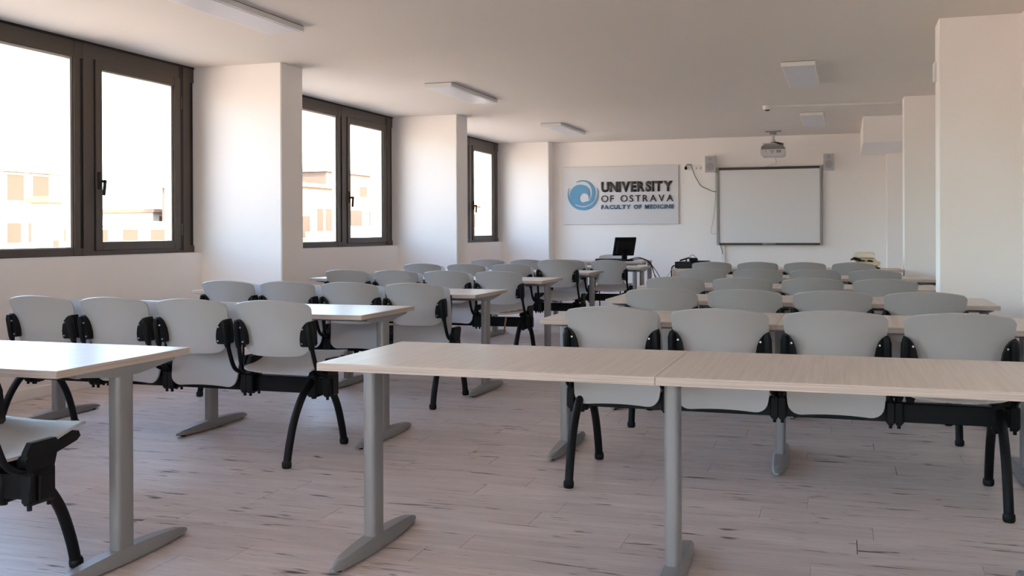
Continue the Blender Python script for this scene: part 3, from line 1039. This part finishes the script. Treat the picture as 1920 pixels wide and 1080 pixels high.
# cabinet with electronics
cb = thing('beech_cabinet', 'low pale beech cabinet with black electronics on top', 'cabinet', (-1.84, 13.12, 0))
bm = bmesh.new()
bm_box2(bm, -0.28, 0.28, 0.012, 0.50, 0.04, 0.672, 0.002)
bm_box2(bm, -0.26, 0.26, 0.03, 0.48, FZ, 0.04)
obj('body', bm, 'wood_panel', cb)
bm = bmesh.new()
bm_box2(bm, -0.29, 0.29, 0.0, 0.51, 0.672, 0.692, 0.002)
obj('top', bm, 'wood_panel', cb)
for s in (-1, 1):
    bm = bmesh.new()
    bm_box2(bm, 0.003 if s > 0 else -0.276, 0.276 if s > 0 else -0.003, -0.006, 0.012, 0.05, 0.664, 0.002)
    dr = obj('door', bm, 'wood_panel', cb)
    bm = bmesh.new()
    bm_cyl(bm, (0.03 * s, -0.024, 0.50), (0.03 * s, -0.006, 0.50), 0.009, 10)
    obj('knob', bm, 'board_frame', dr)
bx = thing('recorder_box', 'flat black electronics box on the beech cabinet', 'box', (-1.955, 13.36, 0.692), (0, 0, math.radians(-6)))
bm = bmesh.new()
bm_box2(bm, -0.135, 0.135, -0.15, 0.15, 0.008, 0.088, 0.004)
for x in (-0.1, 0.1):
    for y in (-0.12, 0.12):
        bm_cyl(bm, (x, y, 0), (x, y, 0.01), 0.012, 8)
obj('case', bm, 'black_plastic', bx)
bm = bmesh.new()
bm_box2(bm, -0.12, 0.12, -0.153, -0.149, 0.03, 0.07, 0.001)
obj('front_panel', bm, 'rubber', bx)
hs = thing('telephone_handset', 'tilted black handset propped on the black electronics box', 'handset', (-1.985, 13.30, 0.780))
bm = bmesh.new()
rt = Matrix.Rotation(math.radians(-17), 4, 'Y')
bm_box(bm, (0, 0, 0.034), (0.135, 0.045, 0.020), 0.007, rt)
obj('handle', bm, 'black_plastic', hs)
bm = bmesh.new()
bm_box(bm, (0.02, 0, 0.014), (0.014, 0.03, 0.030), 0.002)
obj('prop', bm, 'black_plastic', hs)
ad_ = thing('power_adapter', 'chunky black adapter beside the tilted handset', 'adapter', (-1.875, 13.32, 0.780))
bm = bmesh.new()
bm_box(bm, (0, 0, 0.026), (0.105, 0.07, 0.050), 0.012)
obj('case', bm, 'black_plastic', ad_)
bm = bmesh.new()
bm_tube(bm, smooth_path([(-0.03, 0, 0.045), (-0.04, 0, 0.075), (-0.01, 0.0, 0.088), (0.02, 0.01, 0.07), (0.06, 0.02, 0.02)]), 0.003, 6)
obj('lead', bm, 'rubber', ad_)
sw = thing('network_switch', 'slim black device at the right of the black electronics', 'device', (-1.755, 13.38, 0.692))
bm = bmesh.new()
bm_box2(bm, -0.085, 0.085, -0.07, 0.07, 0.072, 0.100, 0.003)
bm_box2(bm, -0.070, 0.060, -0.06, 0.06, 0.0, 0.072, 0.003)
obj('case', bm, 'black_plastic', sw)
bm = bmesh.new()
for k in range(5):
    bm_box(bm, (-0.06 + k * 0.03, -0.071, 0.086), (0.018, 0.004, 0.012))
obj('port_row', bm, 'rubber', sw)

# cream canvas pile on the far right desk
def cloth_slab(name, label, w, d, h, loc, rz, mat, seed, straps):
    rnd = random.Random(seed)
    t = thing(name, label, 'cloth', loc, (0, 0, rz), 'folded cream canvas cloths')
    bm = bmesh.new()
    nx, nyy = 12, 8
    def up(i, j):
        u, v = i / nx * 2 - 1, j / nyy * 2 - 1
        e = (1 - abs(u) ** 6) * (1 - abs(v) ** 6)
        return h * (0.55 + 0.45 * e ** 0.4) + rnd.uniform(-1, 1) * h * 0.06
    top = [[bm.verts.new((w / 2 * (i / nx * 2 - 1) + rnd.uniform(-1, 1) * 0.003, d / 2 * (j / nyy * 2 - 1) + rnd.uniform(-1, 1) * 0.003, up(i, j))) for i in range(nx + 1)] for j in range(nyy + 1)]
    bot = [[bm.verts.new((w / 2 * (i / nx * 2 - 1) * 0.98, d / 2 * (j / nyy * 2 - 1) * 0.98, 0)) for i in range(nx + 1)] for j in range(nyy + 1)]
    for j in range(nyy):
        for i in range(nx):
            bm.faces.new((top[j][i], top[j][i + 1], top[j + 1][i + 1], top[j + 1][i]))
            bm.faces.new((bot[j][i], bot[j + 1][i], bot[j + 1][i + 1], bot[j][i + 1]))
    rim = [(0, i) for i in range(nx)] + [(j, nx) for j in range(nyy)] + [(nyy, i) for i in range(nx, 0, -1)] + [(j, 0) for j in range(nyy, 0, -1)]
    for k in range(len(rim)):
        p, q = rim[k], rim[(k + 1) % len(rim)]
        bm.faces.new((top[p[0]][p[1]], bot[p[0]][p[1]], bot[q[0]][q[1]], top[q[0]][q[1]]))
    obj('fold', bm, mat, t, smooth=50)
    for pts, r in straps:
        bm = bmesh.new()
        bm_tube(bm, smooth_path(pts, 4), r, 7)
        s_ = obj('strap', bm, 'rubber', t, smooth=60)
        s_['label'] = 'black crumpled strap'
    return t
cloth_slab('canvas_cloth', 'lowest folded cloth of the cream pile, nearly white, spread widest', 0.36, 0.30, 0.045, (0.215, 12.60, 0.73), math.radians(4), 'cream2', 1, [])
cloth_slab('canvas_cloth', 'cream cloth second from the bottom of the pile, short strap at its right', 0.27, 0.27, 0.045, (0.255, 12.58, 0.776), math.radians(-8), 'cream', 2,
           [([(0.115, -0.16, -0.024), (0.14, -0.15, -0.030), (0.16, -0.14, -0.034)], [0.006, 0.009, 0.009, 0.010, 0.010, 0.009, 0.009, 0.008, 0.005])])
cloth_slab('canvas_cloth', 'cream cloth second from the top of the pile, black straps hanging out', 0.24, 0.24, 0.040, (0.225, 12.60, 0.822), math.radians(6), 'cream', 3,
           [([(-0.165, -0.135, 0.018), (-0.135, -0.145, 0.030), (-0.095, -0.142, 0.024), (-0.05, -0.138, 0.010), (-0.01, -0.136, 0.002)], [0.011] * 4 + [0.020] * 4 + [0.018] * 4 + [0.008] * 5),
            ([(0.01, -0.138, 0.002), (0.04, -0.142, 0.006), (0.075, -0.140, -0.006), (0.10, -0.136, -0.016)], [0.006] * 3 + [0.012] * 6 + [0.006] * 4)])
cloth_slab('canvas_cloth', 'topmost folded cream cloth of the pile on the far desk', 0.235, 0.23, 0.062, (0.225, 12.60, 0.863), math.radians(-3), 'cream2', 4, [])

# ------------------------------------------------------------------ end wall: sign
SGX0, SGX1, SGZ0, SGZ1 = -4.616, -2.622, 1.301, 2.286
sg = thing('wall_sign', 'white sign plate with blue swirl emblem and raised letters', 'sign', ((SGX0 + SGX1) / 2, YB, (SGZ0 + SGZ1) / 2))
ox, oz = (SGX0 + SGX1) / 2, (SGZ0 + SGZ1) / 2
bm = bmesh.new()
bm_box2(bm, SGX0 - ox, SGX1 - ox, -0.030, -0.018, SGZ0 - oz, SGZ1 - oz, 0.002)
obj('plate', bm, 'sign_plate', sg)
bm = bmesh.new()
for sx in (-0.93, 0.93):
    for sz in (-0.44, 0.44):
        bm_cyl(bm, (sx, -0.018, sz), (sx, -0.0005, sz), 0.010, 10)
obj('standoff', bm, 'sign_edge', sg)
def LX(px): return -4.531 + (px - 192) * 0.001224 - ox
def LZ(py): return 2.0 - (py - 384) * 0.001215 - oz
def arc(cx, cy, r, a0, a1, n):
    return [(cx + r * math.cos(math.radians(a0 + (a1 - a0) * k / n)), cy + r * math.sin(math.radians(a0 + (a1 - a0) * k / n))) for k in range(n + 1)]
def emblem(name, pts):
    bm = bmesh.new()
    bm_prism(bm, [(LX(x), LZ(y)) for x, y in pts], 1, -0.046, -0.030)
    o = obj(name, bm, 'sign_blue', sg)
    return o
# lower crescent (image y runs downwards)
cres = arc(415, 540, 220, 203, -25, 40)
cres += arc(414, 508, 210, -16.5, 196.5, 40)
emblem('crescent', cres)
tail_in = [(505, 628), (532, 582), (546, 530), (545, 480), (530, 430), (500, 390), (465, 365), (430, 354), (385, 352), (350, 358)]
sw_out = [(318, 368)] + arc(410, 518, 182, 243, 360, 22) + arc(410, 518, 182, 0, 128, 24)
disc = arc(378, 548, 150, 122, 325, 34)
tip = [(512, 500), (516, 540), (508, 572), (494, 602)]
hole = arc(430, 586, 70, 8, -262, 26)      # over the top, left side and round the bottom
hole = arc(430, 586, 68, 14 - 0, -255, 28)
sw_poly = sw_out + disc + tip + hole[1:] + tail_in
emblem('swirl', sw_poly)

def word(text, x0, x1, z0, z1, mat, bold, name, gap, depth=0.016):
    """single raised letters spread evenly between x0 and x1"""
    H = z1 - z0
    glyphs = []
    for ch in text:
        if ch == ' ':
            glyphs.append(None)
            continue
        cu = bpy.data.curves.new('glyph', 'FONT')
        cu.body = ch
        cu.size = 1.0
        cu.offset = bold
        cu.resolution_u = 4
        to = bpy.data.objects.new('glyph', cu)
        COL.objects.link(to)
        dg = bpy.context.evaluated_depsgraph_get()
        me = bpy.data.meshes.new_from_object(to.evaluated_get(dg))
        bpy.data.objects.remove(to)
        bpy.data.curves.remove(cu)
        xs = [v.co.x for v in me.vertices]
        ys = [v.co.y for v in me.vertices]
        glyphs.append((me, min(xs), max(xs), min(ys), max(ys), ch))
    capH = max(g[4] - g[3] for g in glyphs if g and g[5] in 'EITNFDM')
    widths = [(g[2] - g[1]) if g else 0.30 for g in glyphs]
    nat = sum(widths) + gap * (len(glyphs) - 1)
    kx = (x1 - x0) / nat
    kz = H / capH
    x = x0
    for g, w in zip(glyphs, widths):
        if g:
            me, a, b, c, d, ch = g
            over = (d - c) - capH
            bm = bmesh.new()
            bm.from_mesh(me)
            ex = bmesh.ops.extrude_face_region(bm, geom=bm.faces[:])
            top = [v for v in ex['geom'] if isinstance(v, bmesh.types.BMVert)]
            for v in top:
                v.co.z += 1.0
            base = 0.0 if c > -0.2 else c
            lo = min(0.0, c)
            for v in bm.verts:
                px = x + (v.co.x - a) * kx
                pz = z0 + (v.co.y + bold) * kz
                py = -0.030 - depth * v.co.z
                v.co = Vector((px - ox, py, pz - oz))
            o = obj('letter', bm, mat, sg)
            bpy.data.meshes.remove(me)
        x += (w + gap) * kx
word('UNIVERSITY', -3.937, -2.713, 1.846, 2.022, 'sign_dark', 0.050, 'letter', 0.045)
word('OF OSTRAVA', -3.937, -2.709, 1.679, 1.790, 'sign_dark', 0.004, 'letter', 0.20)
word('FACULTY OF MEDICINE', -3.938, -2.702, 1.556, 1.628, 'sign_navy', 0.030, 'letter', 0.12)

# ------------------------------------------------------------------ whiteboard
wbx0, wbx1, wbz0, wbz1 = -1.991, -0.325, 0.947, 2.215
wb = thing('whiteboard', 'large whiteboard in a grey frame on the end wall', 'whiteboard', ((wbx0 + wbx1) / 2, YB, wbz0))
hw, hh = (wbx1 - wbx0) / 2, wbz1 - wbz0
bm = bmesh.new()
bm_box2(bm, -hw + 0.02, hw - 0.02, -0.045, -0.002, 0.02, hh - 0.02)
obj('writing_surface', bm, 'board', wb)
for s in (-1, 1):
    bm = bmesh.new()
    bm_box2(bm, s * hw, s * (hw - 0.042), -0.062, 0.0, 0.0, hh, 0.006)
    obj('side_frame', bm, 'board_frame', wb)
bm = bmesh.new()
bm_box2(bm, -hw + 0.042, hw - 0.042, -0.060, 0.0, hh - 0.040, hh, 0.003)
obj('top_frame', bm, 'board_dark', wb)
bm = bmesh.new()
bm_box2(bm, -hw + 0.042, hw - 0.042, -0.070, 0.0, 0.0, 0.034, 0.004)
tr_ = obj('pen_tray', bm, 'board_dark', wb)
bm = bmesh.new()
bm_box2(bm, -0.10, -0.03, -0.085, -0.065, 0.004, 0.030, 0.004)
bm_box2(bm, -0.03, 0.11, -0.082, -0.066, 0.010, 0.026, 0.004)
obj('pen_clip', bm, 'board_frame', tr_)
bm = bmesh.new()
bm_box2(bm, -1.929, -1.862, YB - 0.028, YB - 0.0005, FZ, 0.944, 0.003)
struct('trim_3', bm, 'white_paint', label='white cable trunking running down below the whiteboard')

# loudspeakers
def speaker(x0, x1, z0, z1, label):
    t = thing('wall_speaker', label, 'speaker', ((x0 + x1) / 2, YB, z0), group='grey wall loudspeakers')
    w, h = x1 - x0, z1 - z0
    bm = bmesh.new()
    bm_box2(bm, -w / 2, w / 2, -0.13, -0.012, 0, h, 0.010, 2)
    bm_box2(bm, -0.03, 0.03, -0.02, -0.0005, h * 0.3, h * 0.7)
    obj('cabinet', bm, 'sign_edge', t)
    bm = bmesh.new()
    bm_box2(bm, -w / 2 + 0.004, w / 2 - 0.004, -0.138, -0.128, 0.004, h - 0.004, 0.003)
    obj('grille', bm, 'speaker', t)
    bm = bmesh.new()
    bm_cyl(bm, (0, -0.1405, h * 0.36), (0, -0.137, h * 0.36), w * 0.37, 28)
    obj('woofer', bm, 'speaker_dark', t, smooth=40)
    bm = bmesh.new()
    bm_cyl(bm, (0, -0.1405, h * 0.82), (0, -0.137, h * 0.82), w * 0.15, 20)
    obj('tweeter', bm, 'speaker_dark', t, smooth=40)
speaker(-2.170, -1.995, 2.138, 2.407, 'grey loudspeaker at the upper left of the whiteboard')
speaker(-0.309, -0.143, 2.132, 2.400, 'grey loudspeaker at the upper right of the whiteboard')

# sockets, plug and cables on the wall
so = thing('wall_socket', 'white wall socket with a black plug, right of the sign', 'socket', (-2.462, YB, 2.236))
bm = bmesh.new()
bm_box2(bm, -0.04, 0.055, -0.010, -0.0005, -0.05, 0.05, 0.003)
obj('plate', bm, 'white_paint', so)
bm = bmesh.new()
bm_cyl(bm, (0.0, -0.013, 0), (0.0, -0.009, 0), 0.022, 14)
obj('outlet', bm, 'sign_edge', so)
s2 = thing('double_socket', 'white double wall socket beside the left loudspeaker', 'socket', (-2.302, YB, 2.222))
bm = bmesh.new()
bm_box2(bm, -0.066, 0.066, -0.012, -0.0005, -0.042, 0.042, 0.003)
obj('plate', bm, 'white_paint', s2)
for x in (-0.022, 0.044):
    bm = bmesh.new()
    bm_cyl(bm, (x, -0.0135, 0), (x, -0.011, 0), 0.012, 12)
    obj('outlet', bm, 'board_frame', s2)
cb_ = thing('mains_cable', 'black power cord from wall socket curving down to whiteboard', 'cable', (-2.496, YB, 2.2))
bm = bmesh.new()
bm_tube(bm, [(0, -0.050, 0.0), (0, -0.045, 0.012), (0, -0.04, 0.035), (0, -0.035, 0.055)], [0.012, 0.023, 0.021, 0.010], 12)
obj('plug', bm, 'rubber', cb_, smooth=50)
bm = bmesh.new()
bm_tube(bm, smooth_path([(0.0, -0.035, 0.05), (0.02, -0.03, 0.082), (0.055, -0.028, 0.082), (0.09, -0.022, 0.058), (0.136, -0.015, -0.08), (0.197, -0.012, -0.197), (0.25, -0.012, -0.277), (0.363, -0.012, -0.332), (0.442, -0.012, -0.369), (0.506, -0.012, -0.374)], 6), 0.0045, 8)
obj('lead', bm, 'rubber', cb_, smooth=60)
cable([(-2.003, YB - 0.02, 2.15), (-2.012, YB - 0.008, 1.90), (-2.029, YB - 0.006, 1.558), (-2.065, YB - 0.006, 1.311), (-2.091, YB - 0.006, 1.206), (-2.078, YB - 0.006, 1.14), (-2.04, YB - 0.006, 1.132), (-1.985, YB - 0.006, 1.131)], 0.0025, 'thin grey wire hanging along the left side of the whiteboard', 'board_frame')
cable([(-0.30, YB - 0.03, 2.25), (-0.325, YB - 0.02, 2.235), (-0.37, YB - 0.01, 2.222), (-0.40, YB - 0.01, 2.205)], 0.004, 'short pale wire from the right loudspeaker to the whiteboard', 'white_paint')
cable([(-1.93, YB - 0.03, 0.95), (-1.925, YB - 0.035, 0.90), (-1.905, YB - 0.034, 0.86), (-1.90, YB - 0.034, 0.80)], 0.006, 'short dark lead under the lower left whiteboard corner', 'board_frame')

# ------------------------------------------------------------------ projector
pj = thing('projector', 'white and grey projector hanging from the ceiling before the whiteboard', 'projector', (-1.035, 16.10, ZC))
bm = bmesh.new()
bm_box2(bm, -0.115, 0.115, -0.05, 0.05, -0.012, 0.0, 0.002)
bm_box2(bm, -0.05, 0.05, -0.035, 0.035, -0.05, -0.012, 0.003)
obj('ceiling_plate', bm, 'board_frame', pj)
bm = bmesh.new()
bm_tube(bm, [(0, 0, -0.04), (0, 0, -0.17)], 0.020, 14)
bm_tube(bm, [(0, 0, -0.135), (0, 0, -0.185)], 0.036, 14)
obj('pole', bm, 'proj_white', pj, smooth=40)
bm = bmesh.new()
bm_box2(bm, -0.155, 0.155, -0.09, 0.09, -0.202, -0.185, 0.003)
for sx in (-0.12, 0.12):
    bm_cyl(bm, (sx, -0.05, -0.235), (sx, -0.05, -0.20), 0.008, 8)
    bm_cyl(bm, (sx, 0.05, -0.235), (sx, 0.05, -0.20), 0.008, 8)
obj('mount', bm, 'proj_white', pj, smooth=40)
bm = bmesh.new()
prof = [(-0.150, -0.225), (0.150, -0.225), (0.172, -0.250), (0.176, -0.290), (-0.176, -0.290), (-0.172, -0.250)]
bm_prism(bm, prof, 1, -0.135, 0.155)
obj('lid', bm, 'proj_grey', pj)
bm = bmesh.new()
prof = [(-0.180, -0.288), (0.180, -0.288), (0.184, -0.32), (0.178, -0.375), (0.150, -0.396), (-0.150, -0.396), (-0.174, -0.375), (-0.184, -0.32)]
bm_prism(bm, prof, 1, -0.145, 0.160)
body = obj('body', bm, 'proj_white', pj)
bm = bmesh.new()
bm_box2(bm, 0.055, 0.125, -0.148, -0.144, -0.340, -0.300, 0.001)
obj('vent', bm, 'board_frame', body)
bm = bmesh.new()
bm_box2(bm, -0.035, 0.022, -0.147, -0.144, -0.320, -0.308, 0.001)
bm_box2(bm, -0.022, 0.010, -0.147, -0.144, -0.348, -0.338, 0.001)
bm_cyl(bm, (-0.105, -0.148, -0.315), (-0.105, -0.144, -0.315), 0.008, 10)
obj('badge', bm, 'proj_grey', body)
bm = bmesh.new()
bm_cyl(bm, (0.06, 0.158, -0.335), (0.06, 0.19, -0.335), 0.04, 20)
obj('lens', bm, 'black_plastic', body, smooth=40)
bm = bmesh.new()
bm_tube(bm, smooth_path([(-0.05, -0.06, -0.19), (0.03, -0.085, -0.176), (0.10, -0.09, -0.190), (0.145, -0.10, -0.215), (0.140, -0.12, -0.245)]), 0.007, 8)
bm_tube(bm, smooth_path([(0.02, -0.08, -0.18), (0.075, -0.10, -0.196), (0.12, -0.11, -0.225), (0.135, -0.12, -0.25)]), 0.005, 8)
obj('signal_lead', bm, 'rubber', pj, smooth=60)
cable([(-1.02, 16.26, ZC - 0.39), (-1.02, 16.6, 2.285), (-1.05, YB - 0.02, 2.27), (-1.13, YB - 0.010, 2.245), (-1.20, YB - 0.012, 2.222)], 0.007, 'white cable from the projector down to the whiteboard top', 'white_paint')

# ceiling sensor and conduit
sn = thing('ceiling_sensor', 'small white dome sensor on the ceiling left of the conduit', 'sensor', (-0.89, 12.77, ZC))
bm = bmesh.new()
bm_tube(bm, [(0, 0, 0.0), (0, 0, -0.040), (0, 0, -0.050)], [0.055, 0.053, 0.044], 20)
obj('base', bm, 'white_paint', sn, smooth=40)
bm = bmesh.new()
bm_tube(bm, [(0, 0, -0.048), (0, 0, -0.056), (0, 0, -0.064)], [0.034, 0.030, 0.018], 16)
obj('lens', bm, 'board_dark', sn, smooth=50)
bm = bmesh.new()
rz = Matrix.Rotation(math.radians(5.2), 4, 'Z')
bm_box(bm, (-0.097, 12.83, ZC - 0.011), (1.50, 0.026, 0.021), 0.002, rz)
struct('trim_4', bm, 'white_paint', label='thin white cable conduit across the ceiling to the pillar')
jb = thing('junction_box', 'small white box high on the side of the large pillar', 'box', (XRC - 0.0005, 8.185, 2.29))
bm = bmesh.new()
bm_box2(bm, -0.016, 0.0, -0.045, 0.045, 0.0, 0.15, 0.004)
obj('case', bm, 'white_paint', jb)
bm = bmesh.new()
bm_box2(bm, -0.020, -0.014, -0.038, 0.038, 0.01, 0.14, 0.002)
obj('lid', bm, 'sign_edge', jb)

# ------------------------------------------------------------------ outside
GZ = -13.0
bm = bmesh.new()
bm_box2(bm, -900, 60, -500, 900, GZ - 0.5, GZ)
gr = obj('ground', bm, 'ground')
gr['kind'] = 'structure'
bm = bmesh.new()
bm_box2(bm, -6.2, 12, -5.0, 26, GZ, -0.28)
ow = obj('trim_5', bm, 'bldg')
ow['kind'] = 'structure'
ow['label'] = 'storeys of the own building below the classroom floor'

def building(label, x, y0, y1, ztop, mat, wins=(), roof=None, depth=12, parapet=None, chimneys=()):
    """a house across the street; facade at x facing the classroom"""
    b = thing('building', label, 'building', (x, (y0 + y1) / 2, GZ), group='sunlit houses across the street')
    cy = (y0 + y1) / 2
    bm = bmesh.new()
    bm_box2(bm, -depth, 0, y0 - cy, y1 - cy, 0, ztop - GZ)
    obj('wall', bm, mat, b)
    bm = bmesh.new()
    bm_box2(bm, -depth - 0.2, 0.25, y0 - cy - 0.2, y1 - cy + 0.2, ztop - GZ, ztop - GZ + 0.3)
    obj('cornice', bm, roof or 'bldg3', b)
    for (wy, wz, ww, wh) in wins:
        bm = bmesh.new()
        bm_box2(bm, -0.10, 0.06, wy - ww / 2 - 0.1 - cy, wy + ww / 2 + 0.1 - cy, wz - wh / 2 - 0.1 - GZ, wz + wh / 2 + 0.1 - GZ)
        f = obj('window', bm, 'bldg3', b)
        bm = bmesh.new()
        bm_box2(bm, 0.02, 0.075, wy - ww / 2 - cy, wy + ww / 2 - cy, wz - wh / 2 - GZ, wz + wh / 2 - GZ)
        obj('pane', bm, 'far_window', f)
    if parapet:
        pz, ph, pd = parapet
        bm = bmesh.new()
        bm_box2(bm, 0, pd, y0 - cy, y1 - cy, pz - GZ - 0.25, pz - GZ)
        bm_box2(bm, pd - 0.15, pd, y0 - cy, y1 - cy, pz - GZ, pz - GZ + ph)
        obj('balcony', bm, 'bldg3', b)
    for (qy, qw, qh) in chimneys:
        bm = bmesh.new()
        bm_box2(bm, -3 - qw, -3, qy - qw / 2 - cy, qy + qw / 2 - cy, ztop - GZ, ztop - GZ + qh)
        bm_prism(bm, [(qy - qw * 0.7 - cy, ztop - GZ + qh), (qy + qw * 0.7 - cy, ztop - GZ + qh), (qy - cy, ztop - GZ + qh + qw * 0.6)], 0, -3 - qw, -3)
        obj('chimney', bm, 'roof', b)
    return b
building('white block with two small chimneys, seen in the nearest window', -40, 34, 44.3, 4.3, 'bldg3', [(40.9, 3.5, 1.1, 1.3), (42.6, 3.5, 1.1, 1.3), (40.8, 1.2, 0.9, 1.0), (42.2, 1.2, 0.9, 1.0)], chimneys=((40.2, 0.8, 0.6), (42.0, 0.8, 0.6)))
building('narrow pale stair tower beside the white block', -35.2, 38.0, 38.85, 2.6, 'bldg', [(38.4, 0.4, 0.35, 0.9)], 'roof', 1.0)
building('long low terrace with brown openings behind the casement', -48, 51, 66, 1.7, 'bldg3', [(53.5, 1.0, 1.6, 0.8), (56.5, 1.0, 1.4, 0.8), (59.5, 1.0, 1.6, 0.8), (62.5, 1.0, 1.6, 0.8)], None, 10)
building('small peach roof house right of the casement view', -56, 72.4, 77, 2.9, 'bldg3', [(73.6, 2.2, 0.9, 0.8), (75.6, 2.2, 0.9, 0.8)], 'roof', 6)
building('peach apartment block with balcony in the second window', -42, 71.0, 78.6, 4.9, 'bldg2', [(73.6, 1.6, 1.2, 1.8), (75.9, 2.2, 1.1, 1.9), (77.4, 2.2, 1.1, 1.9)], None, 12, (0.2, 1.0, 1.6))
building('taller stepped apartment block seen in the second casement', -44, 80.8, 99.0, 6.6, 'bldg2', [(82.5, 2.3, 1.6, 1.8), (86.5, 2.3, 2.4, 1.8), (90.0, 2.3, 1.6, 1.8), (88.0, 5.0, 1.6, 1.0)], None, 14, (0.6, 1.1, 1.8))
building('distant peach house with tiled roof in the farthest window', -42, 110, 122, 4.2, 'bldg2', [(113, 2.4, 1.6, 1.6), (117, 2.4, 1.6, 1.6)], 'roof', 12, (0.6, 1.0, 1.6))
